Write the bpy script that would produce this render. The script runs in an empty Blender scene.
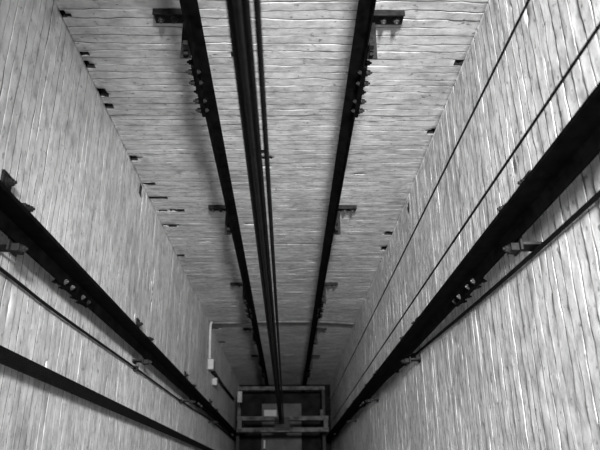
import bpy, bmesh, math, random
import numpy as np
from mathutils import Vector, Matrix

random.seed(7)
rng = np.random.default_rng(11)
scene = bpy.context.scene
COL = scene.collection

# ------------------------------------------------------------------ sizes (metres)
H = 16.0                                  # eye height above the pit floor
XL, XR, YB, YF = -1.19, 1.03, 2.30, -0.32  # inner faces of the shaft walls
TOP = H + 3.3                             # underside of the shaft ceiling
COURSE = 0.068                            # height of one brick course

# ------------------------------------------------------------------ materials
def new_mat(name):
    m = bpy.data.materials.new(name)
    m.use_nodes = True
    nt = m.node_tree
    return m, nt, nt.nodes['Principled BSDF']

def grey(v, a=1.0):
    return (v, v, v, a)

def ramp(nt, src, stops):
    r = nt.nodes.new('ShaderNodeValToRGB')
    els = r.color_ramp.elements
    while len(els) < len(stops):
        els.new(0.5)
    for e, (p, v) in zip(els, stops):
        e.position = p
        e.color = grey(v)
    nt.links.new(src, r.inputs['Fac'])
    return r.outputs['Color']

def noise(nt, vec, scale, detail=4, rough=0.55):
    n = nt.nodes.new('ShaderNodeTexNoise')
    n.inputs['Scale'].default_value = scale
    n.inputs['Detail'].default_value = detail
    n.inputs['Roughness'].default_value = rough
    nt.links.new(vec, n.inputs['Vector'])
    return n.outputs['Fac']

def mapping(nt, vec, scale, loc=(0, 0, 0)):
    mp = nt.nodes.new('ShaderNodeMapping')
    mp.inputs['Scale'].default_value = scale
    mp.inputs['Location'].default_value = loc
    nt.links.new(vec, mp.inputs['Vector'])
    return mp.outputs['Vector']

def mul(nt, a, b, fac=1.0):
    mx = nt.nodes.new('ShaderNodeMix')
    mx.data_type = 'RGBA'
    mx.blend_type = 'MULTIPLY'
    mx.inputs['Factor'].default_value = fac
    nt.links.new(a, mx.inputs['A'])
    nt.links.new(b, mx.inputs['B'])
    return mx.outputs['Result']

def brick_paint(name, base, horiz):
    """Old pale paint over brick: blotches, streaks along the courses, dirt specks."""
    m, nt, bs = new_mat(name)
    tc = nt.nodes.new('ShaderNodeTexCoord')
    P = tc.outputs['Object']
    hx = (1.2, 1.2, 7.0)
    c = ramp(nt, noise(nt, P, 1.3, 5, 0.6), [(0.28, base * 0.78), (0.72, base * 1.12)])
    c = mul(nt, c, ramp(nt, noise(nt, mapping(nt, P, hx), 1.6, 5, 0.65),
                        [(0.32, 0.62), (0.54, 1.0), (1.0, 1.0)]), 0.75)
    c = mul(nt, c, ramp(nt, noise(nt, mapping(nt, P, (1.0, 1.0, 1.9), (3, 5, 1)), 7.0, 6, 0.7),
                        [(0.32, 0.45), (0.50, 1.0), (1.0, 1.0)]), 0.7)
    c = mul(nt, c, ramp(nt, noise(nt, mapping(nt, P, (1.0, 1.0, 1.4), (9, 2, 4)), 26.0, 3, 0.5),
                        [(0.28, 0.25), (0.37, 1.0), (1.0, 1.0)]), 0.85)
    c = mul(nt, c, ramp(nt, noise(nt, mapping(nt, P, (1.0, 1.0, 1.0), (1, 7, 3)), 17.0, 4, 0.6),
                        [(0.34, 0.70), (0.60, 1.0), (1.0, 1.0)]), 0.7)
    nt.links.new(c, bs.inputs['Base Color'])
    bs.inputs['Roughness'].default_value = 0.62
    bs.inputs['Specular IOR Level'].default_value = 0.35
    b = nt.nodes.new('ShaderNodeBump')
    b.inputs['Strength'].default_value = 0.34
    b.inputs['Distance'].default_value = 0.004
    nt.links.new(noise(nt, mapping(nt, P, (1, 1, 1.5)), 22.0, 7, 0.68), b.inputs['Height'])
    nt.links.new(b.outputs['Normal'], bs.inputs['Normal'])
    return m

def metal(name, base, rough=0.5, spread=0.5, spec=0.4, sc=18.0):
    m, nt, bs = new_mat(name)
    tc = nt.nodes.new('ShaderNodeTexCoord')
    c = ramp(nt, noise(nt, tc.outputs['Object'], sc, 4, 0.6),
             [(0.3, base * (1 - spread)), (0.7, base * (1 + spread))])
    nt.links.new(c, bs.inputs['Base Color'])
    bs.inputs['Roughness'].default_value = rough
    bs.inputs['Specular IOR Level'].default_value = spec
    return m

M_BACK = brick_paint('painted_brick_back', 0.62, 'x')  # same paint on three walls; uneven lighting put into each base tone
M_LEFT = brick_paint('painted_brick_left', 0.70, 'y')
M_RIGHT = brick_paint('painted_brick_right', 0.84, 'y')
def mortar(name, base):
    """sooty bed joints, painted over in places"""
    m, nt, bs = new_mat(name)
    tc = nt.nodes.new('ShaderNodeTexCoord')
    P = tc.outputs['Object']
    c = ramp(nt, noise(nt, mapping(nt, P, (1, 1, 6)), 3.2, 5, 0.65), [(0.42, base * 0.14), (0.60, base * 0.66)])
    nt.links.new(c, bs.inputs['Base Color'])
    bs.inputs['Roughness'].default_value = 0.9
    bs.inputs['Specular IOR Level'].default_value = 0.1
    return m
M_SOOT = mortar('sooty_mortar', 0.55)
M_HOLE = metal('dirty_shaded_joint', 0.03, 0.95, 0.5, 0.05, 12.0)  # near-black: dirt plus the shade of the open joints, put into the colour
M_CONC = metal('rough_concrete', 0.30, 0.85, 0.4, 0.2, 4.0)
M_RAIL = metal('greased_black_steel', 0.0034, 0.8, 0.85, 0.03, 14.0)
M_BRKT = metal('dark_dirty_steel', 0.011, 0.7, 0.8, 0.15, 22.0)
M_BOLT = metal('worn_bolt_steel', 0.04, 0.5, 0.7, 0.3, 40.0)
M_NUT = metal('dull_nut_steel', 0.006, 0.6, 0.6, 0.2, 40.0)
M_ROPE = metal('oily_wire_rope', 0.008, 0.6, 0.6, 0.15, 60.0)
M_CABLE = metal('black_cable_jacket', 0.0065, 0.7, 0.4, 0.08, 20.0)
M_PIPE = metal('painted_conduit', 0.30, 0.6, 0.2, 0.3, 6.0)
M_DULL = metal('dull_grey_conduit', 0.10, 0.6, 0.4, 0.2, 6.0)
M_CAR = metal('dusty_car_steel', 0.018, 0.65, 0.5, 0.3, 6.0)
M_BEAM = metal('dusty_beam_steel', 0.036, 0.7, 0.9, 0.15, 9.0)
M_ROOF = metal('grimy_car_roof', 0.006, 0.85, 0.8, 0.05, 4.0)
M_HATCH = metal('dusty_hatch_plate', 0.03, 0.7, 0.45, 0.25, 5.0)
M_PALE = metal('pale_box_paint', 0.12, 0.5, 0.12, 0.4, 6.0)

# ------------------------------------------------------------------ mesh helpers
class MB:
    def __init__(self):
        self.bm = bmesh.new()

    def box(self, x0, x1, y0, y1, z0, z1):
        v = [self.bm.verts.new((x, y, z)) for x in (x0, x1) for y in (y0, y1) for z in (z0, z1)]
        for f in ((0, 1, 3, 2), (4, 6, 7, 5), (0, 4, 5, 1), (2, 3, 7, 6), (0, 2, 6, 4), (1, 5, 7, 3)):
            self.bm.faces.new([v[i] for i in f])
        return self

    def prism(self, pts, z0, z1, axis='z'):
        """closed outline pts (a, b) pushed from z0 to z1 along the axis"""
        def P(a, b, c):
            return {'z': (a, b, c), 'x': (c, a, b), 'y': (a, c, b)}[axis]
        lo = [self.bm.verts.new(P(a, b, z0)) for a, b in pts]
        hi = [self.bm.verts.new(P(a, b, z1)) for a, b in pts]
        n = len(pts)
        self.bm.faces.new(lo[::-1])
        self.bm.faces.new(hi)
        for i in range(n):
            self.bm.faces.new((lo[i], lo[(i + 1) % n], hi[(i + 1) % n], hi[i]))
        return self

    def cyl(self, c, d, r, l, n=12, r2=None):
        """cylinder of length l starting at c and running along d"""
        d = Vector(d).normalized()
        a = d.orthogonal().normalized()
        b = d.cross(a)
        c = Vector(c)
        r2 = r if r2 is None else r2
        lo = [self.bm.verts.new(c + r * (math.cos(t) * a + math.sin(t) * b))
              for t in [2 * math.pi * i / n for i in range(n)]]
        hi = [self.bm.verts.new(c + d * l + r2 * (math.cos(t) * a + math.sin(t) * b))
              for t in [2 * math.pi * i / n for i in range(n)]]
        self.bm.faces.new(lo[::-1])
        self.bm.faces.new(hi)
        for i in range(n):
            self.bm.faces.new((lo[i], lo[(i + 1) % n], hi[(i + 1) % n], hi[i]))
        return self

    def tube(self, pts, r, n=10, twist=0.0, lobes=0, amp=0.0):
        """swept round (or lobed, twisting) section through the points"""
        rings = []
        pts = [Vector(p) for p in pts]
        s = 0.0
        ref = None
        for i, p in enumerate(pts):
            d = (pts[min(i + 1, len(pts) - 1)] - pts[max(i - 1, 0)]).normalized()
            if i:
                s += (p - pts[i - 1]).length
            if ref is None:
                ref = d.orthogonal().normalized()
            a = (ref - d * ref.dot(d)).normalized()
            ref = a
            b = d.cross(a)
            ring = []
            for k in range(n):
                t = 2 * math.pi * k / n
                rr = r * (1 - amp + amp * abs(math.cos(lobes * t / 2.0))) if lobes else r
                tt = t + twist * s
                ring.append(self.bm.verts.new(p + rr * (math.cos(tt) * a + math.sin(tt) * b)))
            rings.append(ring)
        for A, B in zip(rings, rings[1:]):
            for k in range(n):
                self.bm.faces.new((A[k], A[(k + 1) % n], B[(k + 1) % n], B[k]))
        self.bm.faces.new(rings[0][::-1])
        self.bm.faces.new(rings[-1])
        return self

    def bolt(self, c, d, r=0.014, l=0.014):
        """hexagon head on a washer with the thread end standing out"""
        d = Vector(d).normalized()
        c = Vector(c)
        self.cyl(c, d, r * 1.35, l * 0.25, 14)
        self.cyl(c + d * l * 0.25, d, r, l, 6, r * 0.95)
        self.cyl(c + d * l * 1.25, d, r * 0.5, l * 0.6, 10, r * 0.4)
        return self

    def build(self, name, m, parent=None, smooth=False, bevel=0.0):
        bmesh.ops.recalc_face_normals(self.bm, faces=self.bm.faces[:])
        me = bpy.data.meshes.new(name)
        self.bm.to_mesh(me)
        self.bm.free()
        if smooth:
            me.polygons.foreach_set('use_smooth', [True] * len(me.polygons))
        me.materials.append(m)
        o = bpy.data.objects.new(name, me)
        COL.objects.link(o)
        if parent:
            o.parent = parent
        if bevel:
            b = o.modifiers.new('bevel', 'BEVEL')
            b.width = bevel
            b.segments = 2
            b.limit_method = 'ANGLE'
        return o

def tag(o, label=None, cat=None, group=None, kind=None):
    if label: o['label'] = label
    if cat: o['category'] = cat
    if group: o['group'] = group
    if kind: o['kind'] = kind
    return o

def empty(name, loc):
    o = bpy.data.objects.new(name, None)
    o.location = loc
    o.empty_display_size = 0.1
    COL.objects.link(o)
    return o

def copy_tree(o, parent=None):
    c = o.copy()
    COL.objects.link(c)
    if parent:
        c.parent = parent
    for ch in list(o.children):
        copy_tree(ch, c)
    return c

# ------------------------------------------------------------------ the brick walls
def vnoise1(n_per, length, count):
    """count rows of smooth 1-D noise sampled at n_per points, cell length 'length' in samples"""
    k = int(n_per / length) + 3
    base = rng.uniform(-1, 1, (count, k))
    x = np.arange(n_per) / length
    i = x.astype(int)
    f = x - i
    f = f * f * (3 - 2 * f)
    return base[:, i] * (1 - f) + base[:, i + 1] * f

def brick_wall(name, mat, origin, along, inward, length, holes, z_lo, z_hi, depth=0.14):
    """A wall whose courses, bed joints, head joints and missing bits of mortar are modelled.
    origin: (x, y) of its start; along / inward: unit vectors in plan."""
    ncol = int(length / 0.026) + 1
    u = np.linspace(0, length, ncol)
    ncourse = int(round((z_hi - z_lo) / COURSE))
    course_off = vnoise1(ncol, 22, ncourse) * 0.0008 + vnoise1(ncol, 7, ncourse) * 0.0005 + rng.normal(0, 0.0004, (ncourse, 1))
    joint_depth = np.clip(0.0012 + vnoise1(ncol, 9, ncourse) * 0.0022 + vnoise1(ncol, 2.5, ncourse) * 0.0012 + rng.normal(0, 0.0012, (ncourse, 1)), 0.0, 0.007)
    wander = vnoise1(ncol, 14, ncourse) * 0.0075 + vnoise1(ncol, 4, ncourse) * 0.005 + vnoise1(ncol, 1.7, ncourse) * 0.003
    zs, hs, joint_row = [], [], []
    prof_fine = [(0.0, 1.0), (0.04, 0.85), (0.08, 0.06), (0.11, 0.0), (0.15, 0.0), (0.5, 0.0), (0.89, 0.0), (0.93, 0.0), (0.96, 0.4)]
    prof_mid = [(0.0, 1.0), (0.06, 0.1), (0.11, 0.0), (0.5, 0.0), (0.89, 0.0), (0.94, 0.1)]
    for c in range(ncourse):
        z0 = z_lo + c * COURSE
        far = (H - z0)
        prof = prof_fine if far < 8.5 else prof_mid
        head0 = (0.10 if c % 2 else 0.0) + rng.uniform(-0.03, 0.03)
        hd = np.abs(((u - head0) % 0.205) - 0.1025)
        head = np.where(hd > 0.092, rng.uniform(0.2, 1.0), 0.0)
        brick_id = np.floor((u - head0 + 0.1025) / 0.205).astype(int)
        tilt = rng.normal(0, 0.0007, brick_id.max() - brick_id.min() + 1)[brick_id - brick_id.min()]
        for t, g in prof:
            w = wander[c]
            z = np.full(ncol, z0 + t * COURSE) + w * (1.0 if t < 0.1 else (1 - t))
            if c + 1 < ncourse and t > 0.1:
                z = z + wander[c + 1] * t
            jd = joint_depth[c] if t < 0.5 else (joint_depth[c + 1] if c + 1 < ncourse else joint_depth[c])
            h = course_off[c] * (1 - g * 0.5) + tilt * (1 - g) - jd * g - head * 0.002 * (1 - g)
            h = h + rng.normal(0, 0.00025, ncol)
            zs.append(z)
            hs.append(h)
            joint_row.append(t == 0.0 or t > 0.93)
    Z = np.array(zs)
    Hh = np.array(hs)
    hole_mask = np.zeros(Z.shape, bool)
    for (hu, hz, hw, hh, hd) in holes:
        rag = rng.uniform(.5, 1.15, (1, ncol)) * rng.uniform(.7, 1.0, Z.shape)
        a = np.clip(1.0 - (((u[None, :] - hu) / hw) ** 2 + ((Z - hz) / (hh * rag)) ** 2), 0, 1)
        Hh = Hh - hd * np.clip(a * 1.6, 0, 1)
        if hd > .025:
            hole_mask |= a > 0.12  # faces inside deep holes, coloured dark for shade and dirt
    Z[0] = z_lo
    Z = np.vstack([Z, np.full(ncol, z_hi)])
    Hh = np.vstack([Hh, np.zeros(ncol)])
    nr = Z.shape[0]
    X = origin[0] + along[0] * u[None, :] + inward[0] * Hh
    Y = origin[1] + along[1] * u[None, :] + inward[1] * Hh
    front = np.stack([X, Y, Z], -1).reshape(-1, 3)
    bx = origin[0] - inward[0] * depth
    by = origin[1] - inward[1] * depth
    back = np.array([(bx, by, z_lo), (bx + along[0] * length, by + along[1] * length, z_lo),
                     (bx + along[0] * length, by + along[1] * length, z_hi), (bx, by, z_hi)])
    verts = np.vstack([front, back])
    r, c = np.meshgrid(np.arange(nr - 1), np.arange(ncol - 1), indexing='ij')
    i = (r * ncol + c).ravel()
    quads = np.stack([i, i + 1, i + ncol + 1, i + ncol], -1)
    flip = (along[0] * inward[1] - along[1] * inward[0]) > 0
    if flip:
        quads = quads[:, ::-1]
    N = nr * ncol
    faces = quads.tolist()
    faces += [[N, N + 1, N + 2, N + 3],
              [0] + [N, N + 1] + list(range(ncol - 1, 0, -1)),
              [N + 3, N + 2] + list(range(N - 1, N - ncol - 1, -1)),
              [N, N + 3] + [k * ncol for k in range(nr - 1, -1, -1)],
              [N + 1, N + 2] + [k * ncol + ncol - 1 for k in range(nr - 1, -1, -1)]]
    me = bpy.data.meshes.new(name)
    me.from_pydata(verts.tolist(), [], faces)
    me.polygons.foreach_set('use_smooth', [True] * len(quads) + [False] * 5)
    me.materials.append(mat)
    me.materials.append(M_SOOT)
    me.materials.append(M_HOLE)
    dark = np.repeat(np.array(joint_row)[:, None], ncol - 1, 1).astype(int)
    dark[hole_mask[:, :-1] | hole_mask[:, 1:]] = 2
    dark[:-1][hole_mask[1:, :-1] | hole_mask[1:, 1:]] = 2
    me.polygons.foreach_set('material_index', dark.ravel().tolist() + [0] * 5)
    o = bpy.data.objects.new(name, me)
    COL.objects.link(o)
    o['kind'] = 'structure'
    return o

# missing mortar: (distance along the wall, height, half width, half height, depth)
def bh(x, z, w=0.045, h=0.022, d=0.06):
    return (x - XL, H + z, w, h, d)
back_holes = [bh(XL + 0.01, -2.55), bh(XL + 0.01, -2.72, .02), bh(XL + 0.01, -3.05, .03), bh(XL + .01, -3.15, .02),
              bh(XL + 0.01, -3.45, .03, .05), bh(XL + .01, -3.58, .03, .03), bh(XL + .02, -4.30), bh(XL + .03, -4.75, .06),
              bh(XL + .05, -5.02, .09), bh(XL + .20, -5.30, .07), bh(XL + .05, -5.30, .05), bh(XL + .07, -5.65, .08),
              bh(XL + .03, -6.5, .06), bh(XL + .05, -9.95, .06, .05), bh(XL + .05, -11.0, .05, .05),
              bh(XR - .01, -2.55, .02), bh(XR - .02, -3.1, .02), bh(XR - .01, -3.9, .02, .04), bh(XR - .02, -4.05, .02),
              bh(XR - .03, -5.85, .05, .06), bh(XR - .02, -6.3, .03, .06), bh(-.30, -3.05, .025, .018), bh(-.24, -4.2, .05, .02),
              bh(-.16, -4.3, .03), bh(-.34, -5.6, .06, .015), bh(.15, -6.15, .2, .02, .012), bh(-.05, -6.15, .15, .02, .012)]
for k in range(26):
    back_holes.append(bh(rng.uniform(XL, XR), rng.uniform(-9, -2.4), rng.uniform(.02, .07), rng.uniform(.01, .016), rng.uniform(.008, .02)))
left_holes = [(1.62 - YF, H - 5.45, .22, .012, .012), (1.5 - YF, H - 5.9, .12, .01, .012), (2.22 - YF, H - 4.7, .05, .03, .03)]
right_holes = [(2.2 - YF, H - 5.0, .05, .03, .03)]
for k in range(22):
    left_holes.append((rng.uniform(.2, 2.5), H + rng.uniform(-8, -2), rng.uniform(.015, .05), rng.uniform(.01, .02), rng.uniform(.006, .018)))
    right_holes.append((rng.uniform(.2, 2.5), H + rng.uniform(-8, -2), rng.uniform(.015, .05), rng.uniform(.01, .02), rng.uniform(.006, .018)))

ZT = H + 0.32
brick_wall('wall_back', M_BACK, (XL, YB), (1, 0), (0, -1), XR - XL, back_holes, 0.0, ZT)
brick_wall('wall_left', M_LEFT, (XL, YF), (0, 1), (1, 0), YB - YF, left_holes, 0.0, ZT)
brick_wall('wall_right', M_RIGHT, (XR, YF), (0, 1), (-1, 0), YB - YF, right_holes, 0.0, ZT)
W = 0.14
tag(MB().box(XL - W, XR + W, YF - W, YF, 0, TOP).build('wall_front', M_CONC), kind='structure')
# the plain upper band of the shaft, above the brickwork seen from here
tag(MB().box(XL, XR, YB, YB + W, ZT, TOP).build('wall_back', M_CONC), kind='structure')
tag(MB().box(XL - W, XL, YF, YB + W, ZT, TOP).build('wall_left', M_CONC), kind='structure')
tag(MB().box(XR, XR + W, YF, YB + W, ZT, TOP).build('wall_right', M_CONC), kind='structure')
tag(MB().box(XL - W, XR + W, YF - W, YB + W, TOP, TOP + .1).build('ceiling', M_CONC), kind='structure')
tag(MB().box(XL - W, XR + W, YF - W, YB + W, -.1, 0).build('floor', M_ROOF), kind='structure')

# ------------------------------------------------------------------ guide rails
def rail_outline(flange_half, ft, blade, bt):
    """T section: flange back at x = 0, blade towards +x"""
    fh, w = flange_half, bt / 2
    return [(0, -fh), (ft * .7, -fh), (ft, -fh * .5), (ft + .006, -w), (ft + blade, -w), (ft + blade, w), (ft + .006, w),
            (ft, fh * .5), (ft * .7, fh), (0, fh)]

def guide_rail(name, x, y, sgn, fh, ft, blade, bt, joints, label, cat, group, outward, bolt_m):
    """sgn: direction the blade points along x"""
    root = tag(empty(name, (x, y, 0)), label, cat, group)
    out = [(sgn * a, b) for a, b in rail_outline(fh, ft, blade, bt)]
    cuts = [0.0] + sorted(joints) + [TOP - 0.02]
    for a, b in zip(cuts, cuts[1:]):
        MB().prism(out, a + 0.0008, b - 0.0008).build('rail_length', M_RAIL, root, bevel=0.002)
    for j in joints:
        t = .018
        p = MB()
        p.box(min(0, -sgn * t), max(0, -sgn * t), -fh * .95, fh * .95, j - .25, j + .25)
        fp = p.build('fishplate', M_RAIL, root, bevel=.003)
        for k in range(4):
            dz = -.19 + k * .1 + (.08 if k > 1 else 0)
            for s in (-1, 1):
                c = (sgn * ft * .75, s * fh * .70, j + dz)
                MB().bolt(c, (sgn, 0, 0), .013, .010).build('bolt', bolt_m if (k, s) in ((1, -1), (2, -1), (3, -1)) else M_NUT, fp)
                c = (-sgn * t, s * fh * .70, j + dz)
                MB().bolt(c, (-sgn, 0, 0), .015 if outward else .012, .018).build('nut', M_NUT, fp)
    return root

CZ = [H - 2.43, H - 5.0, H - 7.5, H - 10.0]          # car rail bracket levels
WZ = [H - 2.70, H - 5.22, H - 7.55, H - 9.95, H - 12.2]  # counterweight rail bracket levels
CAR_L, CAR_R, CAR_Y = -1.105, 0.935, 0.98
guide_rail('car_guide_rail', CAR_L, CAR_Y, 1, .063, .016, .092, .019, [H - 3.22, H - 8.2, H - 13.2],
           'thick black steel guide rail running down the left wall', 'rail', None, False, M_BOLT)
guide_rail('car_guide_rail', CAR_R, CAR_Y, -1, .063, .016, .092, .019, [H - 3.22, H - 8.2, H - 13.2],
           'thick black steel guide rail running down the right wall', 'rail', None, False, M_BOLT)
CW_L, CW_R, CW_Y = -0.497, 0.405, 2.10
guide_rail('counterweight_guide_rail', CW_L, CW_Y, 1, .045, .012, .062, .016, [H - 3.08, H - 8.1, H - 13.1],
           'black guide rail on the back wall, left of the hoist ropes', 'rail', None, True, M_NUT)
guide_rail('counterweight_guide_rail', CW_R, CW_Y, -1, .045, .012, .062, .016, [H - 3.08, H - 8.1, H - 13.1],
           'black guide rail on the back wall, right of the hoist ropes', 'rail', None, True, M_NUT)

# ------------------------------------------------------------------ brackets of the counterweight rails
def cw_bracket(sgn):
    """sgn: -1 for the left rail, +1 for the right one. Origin on the wall behind the rail's flange, at z = 0"""
    root = empty('rail_bracket', (0, 0, 0))
    a, b = sorted((-sgn * .02, sgn * .205))
    MB().box(a, b, -.012, .004, -.05, .05).build('wall_plate', M_BRKT, root, bevel=.002)
    MB().box(a, b, -.032, -.012, .04, .05).build('ledge', M_BRKT, root, bevel=.002)
    # the arm from wall to flange, an angle
    a, b = sorted((sgn * .004, sgn * .014))
    m = MB().box(a, b, -.245, -.012, -.04, .045)
    a, b = sorted((sgn * .014, sgn * .06))
    m.box(a, b, -.245, -.012, -.04, -.03)
    m.build('arm', M_BRKT, root, bevel=.002)
    for px in (.10, .17):
        MB().bolt((sgn * px, -.012, -.01), (0, -1, 0), .015, .016).build('bolt', M_BOLT, root)
    for dy in (-.24, -.155):
        MB().cyl((sgn * .014, dy, .005), (sgn, 0, 0), .014, .022, 6).build('nut', M_NUT, root)
    c = MB()
    c.box(*sorted((sgn * .004, sgn * .03)), -.25, -.225, .045, .085)
    c.build('rail_clip', M_BRKT, root, bevel=.003)
    return root

steps = ['topmost', 'second from the top', 'third from the top', 'fourth from the top', 'lowest']
for sgn, cx, side in ((-1, CW_L, 'left'), (1, CW_R, 'right')):
    proto = cw_bracket(sgn)
    for i, z in enumerate(WZ):
        o = proto if i == 0 else copy_tree(proto)
        o.location = (cx, YB - .004, z + .012 * ((i * 7) % 3 - 1))
        tag(o, f'dark steel bracket on the back wall holding the {side} rail, {steps[i]}', 'bracket',
            f'brackets of the {side} back wall rail')

# ------------------------------------------------------------------ brackets of the car rails
def car_bracket(sgn, gap):
    """sgn: direction from the wall into the shaft; origin on the wall at the rail's y"""
    root = empty('rail_bracket', (0, 0, 0))
    def bx(m, a, b, *r):
        p, q = sorted((sgn * a, sgn * b))
        return m.box(p, q, *r)
    # two feet on the wall, two legs and a cross plate behind the rail: cables can pass inside the U
    bx(MB(), -.004, .006, -.098, -.073, -.045, .045).build('foot', M_BRKT, root, bevel=.002)
    bx(MB(), -.004, .008, .078, .25, -.045, .045).build('foot', M_BRKT, root, bevel=.002)
    m = bx(MB(), .0, gap - .016, -.085, -.073, -.045, .045)
    bx(m, .0, gap - .016, .078, .09, -.045, .045)
    bx(m, gap - .016, gap - .006, -.106, .106, -.045, .045)
    m.build('arm', M_BRKT, root, bevel=.002)
    for dy in (.13, .21):
        MB().bolt((sgn * .008, dy, .0), (sgn, 0, 0), .018, .02).build('bolt', M_BRKT, root)
    for s in (-1, 1):
        c = bx(MB(), gap - .006, gap + .028, s * .088 - .016, s * .088 + .016, -.03, .03)
        clip = c.build('rail_clip', M_BRKT, root, bevel=.003)
        MB().bolt((sgn * (gap + .028), s * .088, 0), (sgn, 0, 0), .014, .014).build('bolt', M_BRKT, clip)
    return root

steps4 = ['topmost', 'second from the top', 'third from the top', 'lowest']
for sgn, wx, rx, side in ((1, XL, CAR_L, 'left'), (-1, XR, CAR_R, 'right')):
    proto = car_bracket(sgn, abs(rx - wx))
    for i, z in enumerate(CZ):
        o = proto if i == 0 else copy_tree(proto)
        o.location = (wx + sgn * .004, CAR_Y, z + .014 * ((i * 5) % 3 - 1))
        tag(o, f'dark bolted bracket behind the thick rail on the {side} wall, {steps4[i]}', 'bracket',
            f'brackets of the {side} wall rail')

# ------------------------------------------------------------------ hoist ropes
CAR_Z = H - 11.5                           # top of the car's crosshead
def rope_points(z_top, z_bot, fine_to):
    zs, z = [], z_top
    while z > z_bot:
        zs.append(z)
        z -= 0.0095 if (H - 1.0 > z > fine_to) else 0.05
    zs.append(z_bot)
    return zs
rope_z = rope_points(TOP - .03, CAR_Z - .05, H - 11.4)
rm = MB().tube([(0, 0, z) for z in rope_z], .0088, 24, 2 * math.pi / .085, 6, .18)
rope0 = rm.build('hoist_rope', M_ROPE, smooth=True)
rope_specs = [(-.131, -.143, 1.00, 'leftmost of the six'), (-.1245, -.134, 1.035, 'second from the left'),
              (-.1115, -.115, .985, 'third from the left'), (-.1035, -.1065, 1.035, 'fourth from the left'),
              (-.0935, -.0965, 1.00, 'fifth from the left'), (-.0695, -.0745, 1.00, 'rightmost, a little apart from the others')]
for i, (xt, xb, y, w) in enumerate(rope_specs):
    o = rope0 if i == 0 else rope0.copy()
    if i:
        COL.objects.link(o)
    zt, zb = H - 1.1, CAR_Z
    k = (xt - xb) / (zt - zb)
    # lean slightly: a rotation about y so the rope passes xt up here and xb at the car
    ang = math.atan(k)
    o.rotation_euler = (0, ang, 0)
    o.location = (xb - k * zb, y, 0)
    tag(o, f'black twisted steel hoist rope, {w}', 'rope', 'hoist ropes in the middle of the shaft')

# ------------------------------------------------------------------ governor ropes on the right
def thin_rope(name, x, y, r, label, group):
    zs = rope_points(TOP - .03, .02, H - 9.0)
    o = MB().tube([(x, y, z) for z in zs], r, 16, 2 * math.pi / .06, 6, .18).build(name, M_ROPE, smooth=True)
    return tag(o, label, 'rope', group)
thin_rope('governor_rope', .80, 1.490, .0053, 'thin dark rope on the right, the one nearer the back wall', 'thin ropes beside the right wall')
thin_rope('governor_rope', .80, 1.090, .0056, 'thin dark rope on the right, just above the thick rail', 'thin ropes beside the right wall')

# ------------------------------------------------------------------ cables
def catmull(pts, n=10):
    P = [Vector(p) for p in pts]
    P = [P[0] * 2 - P[1]] + P + [P[-1] * 2 - P[-2]]
    out = []
    for i in range(1, len(P) - 2):
        a, b, c, d = P[i - 1:i + 3]
        for k in range(n):
            t = k / n
            out.append(.5 * ((2 * b) + (c - a) * t + (2 * a - 5 * b + 4 * c - d) * t * t + (3 * b - a - 3 * c + d) * t ** 3))
    out.append(P[-2])
    return out

rc = tag(empty('electrical_cable', (0, 0, 0)), 'dark round cable clipped to the right wall below the thick rail', 'cable')
pts = [(1.008, y * 1.008 / p, z) for p, y, z in (
    (.985, .845, TOP - .05), (.985, .850, H - .9), (.985, .848, H - 1.87), (.985, .872, H - 3.1), (.985, .925, H - 4.75),
    (.99, 1.005, H - 7.4), (.99, 1.02, H - 9.5), (.99, 1.02, .4))]
MB().tube(catmull(pts, 14), .0095, 12).build('cable_run', M_CABLE, rc, smooth=True)
for z, y in ((H - 5.15, .963), (H - 5.55, .975), (H - 6.0, .988)):
    m = MB().box(.992, XR - .004, y - .02, y + .02, z - .018, z + .018)
    m.cyl((.992, y, z), (-1, 0, 0), .009, .012, 6)
    m.build('clamp', M_BRKT, rc, bevel=.003)

lc = tag(empty('electrical_cable', (0, 0, 0)), 'thin dark cable on the left wall between the rail and flat cable', 'cable')
pts = [(-1.168, y * 1.0245, z) for y, z in ((.80, TOP - .05), (.805, H - 1.0), (.805, H - 2.5), (.80, H - 3.2), (.822, H - 4.8),
       (.848, H - 7.3), (.884, H - 8.9), (.904, H - 10.), (.915, H - 13.), (.92, .4))]
MB().tube(catmull(pts, 14), .0078, 12).build('cable_run', M_CABLE, lc, smooth=True)
for z, y in ((H - 5.0, .825), (H - 7.2, .846)):
    MB().box(XL + .004, -1.154, y * 1.0245 - .02, y * 1.0245 + .02, z - .02, z + .02).build('clamp', M_BRKT, lc, bevel=.003)
# flat ribbed travelling cable
tc_ = []
n = 8
wd = .066
for k in range(n):
    y = -wd / 2 + wd * (k + .5) / n
    r = wd / n / 2
    for q in range(5):
        t = math.pi * (1 - q / 4)
        tc_.append((.0022 + r * .75 * math.sin(t), y + r * math.cos(t)))
out = tc_ + [(-a, b) for a, b in reversed(tc_)]
belt = MB().prism(out, 0.6, TOP - .03).build('travelling_cable', M_CABLE)
belt.location = (-1.128, .486, 0)
tag(belt, 'wide flat black ribbed travelling cable hanging at lower left', 'cable')

# ------------------------------------------------------------------ conduit low on the walls
cd = tag(empty('conduit', (0, 0, H - 9.4)), 'pale conduit pipe crossing the back wall and round the left corner', 'pipe')
MB().tube(catmull([(XR - .03, YB - .03, -.12), (XR - .12, YB - .03, -.1), (.5, YB - .03, .0), (.0, YB - .03, .02), (-.6, YB - .03, .0), (-.8, YB - .03, -.04),
                   (XL + .06, YB - .03, -.05)], 8), .016, 12).build('pipe_run', M_DULL, cd, smooth=True)
MB().tube(catmull([(XL + .06, YB - .03, -.05), (XL + .035, YB - .05, -.05), (XL + .03, 2.0, -.08), (XL + .03, 1.74, -.16)], 8), .020, 12).build('pipe_run', M_PIPE, cd, smooth=True)
jb = MB().box(XL + .004, XL + .09, 1.60, 1.75, -.30, -.14).build('junction_box', M_PIPE, cd, bevel=.008)
MB().box(XL + .09, XL + .098, 1.615, 1.735, -.285, -.155).build('lid', M_PALE, jb, bevel=.003)
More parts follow.
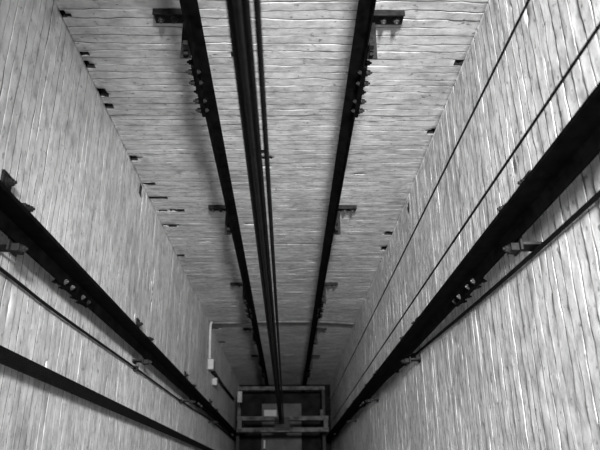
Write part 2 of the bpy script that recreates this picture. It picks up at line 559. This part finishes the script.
MB().tube([(XL + .03, 1.66, -.30), (XL + .03, 1.66, -2.2), (XL + .03, 1.72, -4.6)], .026, 12).build('pipe_run', M_BRKT, cd, smooth=True)
jb = MB().box(XL + .004, XL + .08, 1.47, 1.58, -.98, -.82).build('junction_box', M_PIPE, cd, bevel=.008)

# ------------------------------------------------------------------ the lift car below
CR = H - 13.25                             # top of the car roof
car = tag(empty('lift_car', (-.1, 1.0, CR - 2.2)), 'grimy lift car at the bottom of the shaft under the ropes', 'lift car')
ox, oy, oz = -.1, 1.0, CR - 2.2
def cb(x0, x1, y0, y1, z0, z1, m=None):
    m = m or MB()
    return m.box(x0 - ox, x1 - ox, y0 - oy, y1 - oy, z0 - oz, z1 - oz)
cb(-.96, .70, .20, 1.74, CR - 2.2, CR - .03).build('cabin', M_ROOF, car, bevel=.01)
cb(-.97, .71, .19, 1.76, CR - .03, CR).build('roof_panel', M_ROOF, car, bevel=.004)
cb(-.52, .27, .45, 1.53, CR, CR + .03).build('roof_hatch', M_HATCH, car, bevel=.006)
# raised edge frame round the roof
ez = H - 12.45
cb(-.96, .70, 1.69, 1.76, ez - .12, ez).build('frame_rail', M_BEAM, car, bevel=.004)
for x in (-.96, .64):
    cb(x, x + .06, .2, 1.69, ez - .05, ez).build('frame_rail', M_BRKT, car, bevel=.004)
for x in (-.96, .64):
    for y in (1.69, .25):
        cb(x, x + .06, y, y + .05, CR, ez - .05).build('frame_post', M_CAR, car, bevel=.004)
# crosshead: two channels between the rails, plates and stiles
for y0, y1 in ((1.05, 1.12), (.86, .93)):
    f = y0 if y0 < 1 else y1
    m = cb(-.88, .70, y0, y1, CAR_Z - .012, CAR_Z)
    cb(-.88, .70, y0, y1, CAR_Z - .22, CAR_Z - .208, m)
    cb(-.88, .70, *((y0, y0 + .012) if y0 > 1 else (y1 - .012, y1)), CAR_Z - .208, CAR_Z - .012, m)
    m.build('crosshead_beam', M_BEAM, car)
m = cb(-.23, .03, .88, 1.10, CAR_Z, CAR_Z + .02)
hitch = m.build('rope_hitch', M_BRKT, car, bevel=.004)
for x in (-.85, .63):
    cb(x, x + .04, .93, 1.05, CR, CAR_Z - .02).build('stile', M_BRKT, car, bevel=.003)
    cb(x - .02, x + .06, .90, 1.08, CAR_Z, CAR_Z + .07).build('guide_shoe', M_CAR, car, bevel=.006)
# fittings standing on the roof
cb(-.48, -.22, 1.24, 1.40, CR + .03, CR + .17).build('control_box', M_PALE, car, bevel=.01)
cb(-.47, -.43, .66, .82, CR + .03, CR + .33).build('lamp_bracket', M_PALE, car, bevel=.006)
cb(-.95, -.86, 1.45, 1.66, ez, ez + .12).build('door_motor_box', M_PALE, car, bevel=.008)
cb(-.94, -.88, 1.2, 1.36, ez, ez + .1).build('switch_box', M_BEAM, car, bevel=.006)
cb(.60, .66, 1.2, 1.32, ez, ez + .09).build('switch_box', M_BEAM, car, bevel=.006)

# ------------------------------------------------------------------ light: the shaft lamp up by the landing, out of frame
lamp = bpy.data.lights.new('shaft_lamp', 'SPOT')
lamp.spot_size = math.radians(46)
lamp.spot_blend = 1.0
lamp.energy = 7400
lamp.shadow_soft_size = 0.3
lo = bpy.data.objects.new('shaft_lamp', lamp)
lo.location = (.44, .92, H + 2.8)
COL.objects.link(lo)
w = bpy.data.worlds.new('shaft_air')
scene.world = w
w.use_nodes = True
w.node_tree.nodes['Background'].inputs['Color'].default_value = grey(0.0)

# ------------------------------------------------------------------ camera
cam = bpy.data.cameras.new('camera')
cam.sensor_width = 36.0
cam.lens = 38.4
cam.clip_start = 0.02
cam.clip_end = 100
co = bpy.data.objects.new('camera', cam)
COL.objects.link(co)
Zc = Vector((12, 261, 640)).normalized()
Xc = Vector((640, 0, -12)).normalized()
Yc = Zc.cross(Xc)
R = Matrix((Xc, Yc, Zc)).to_4x4()
R.translation = Vector((0, 0, H))
co.matrix_world = R
cam.dof.use_dof = True
cam.dof.focus_distance = 3.6
cam.dof.aperture_fstop = 38.4 / 11.0
scene.camera = co

scene.view_settings.view_transform = 'Standard'
scene.view_settings.look = 'None'
scene.view_settings.gamma = 1.0
scene.view_settings.use_curve_mapping = False
scene.view_settings.exposure = 0.0
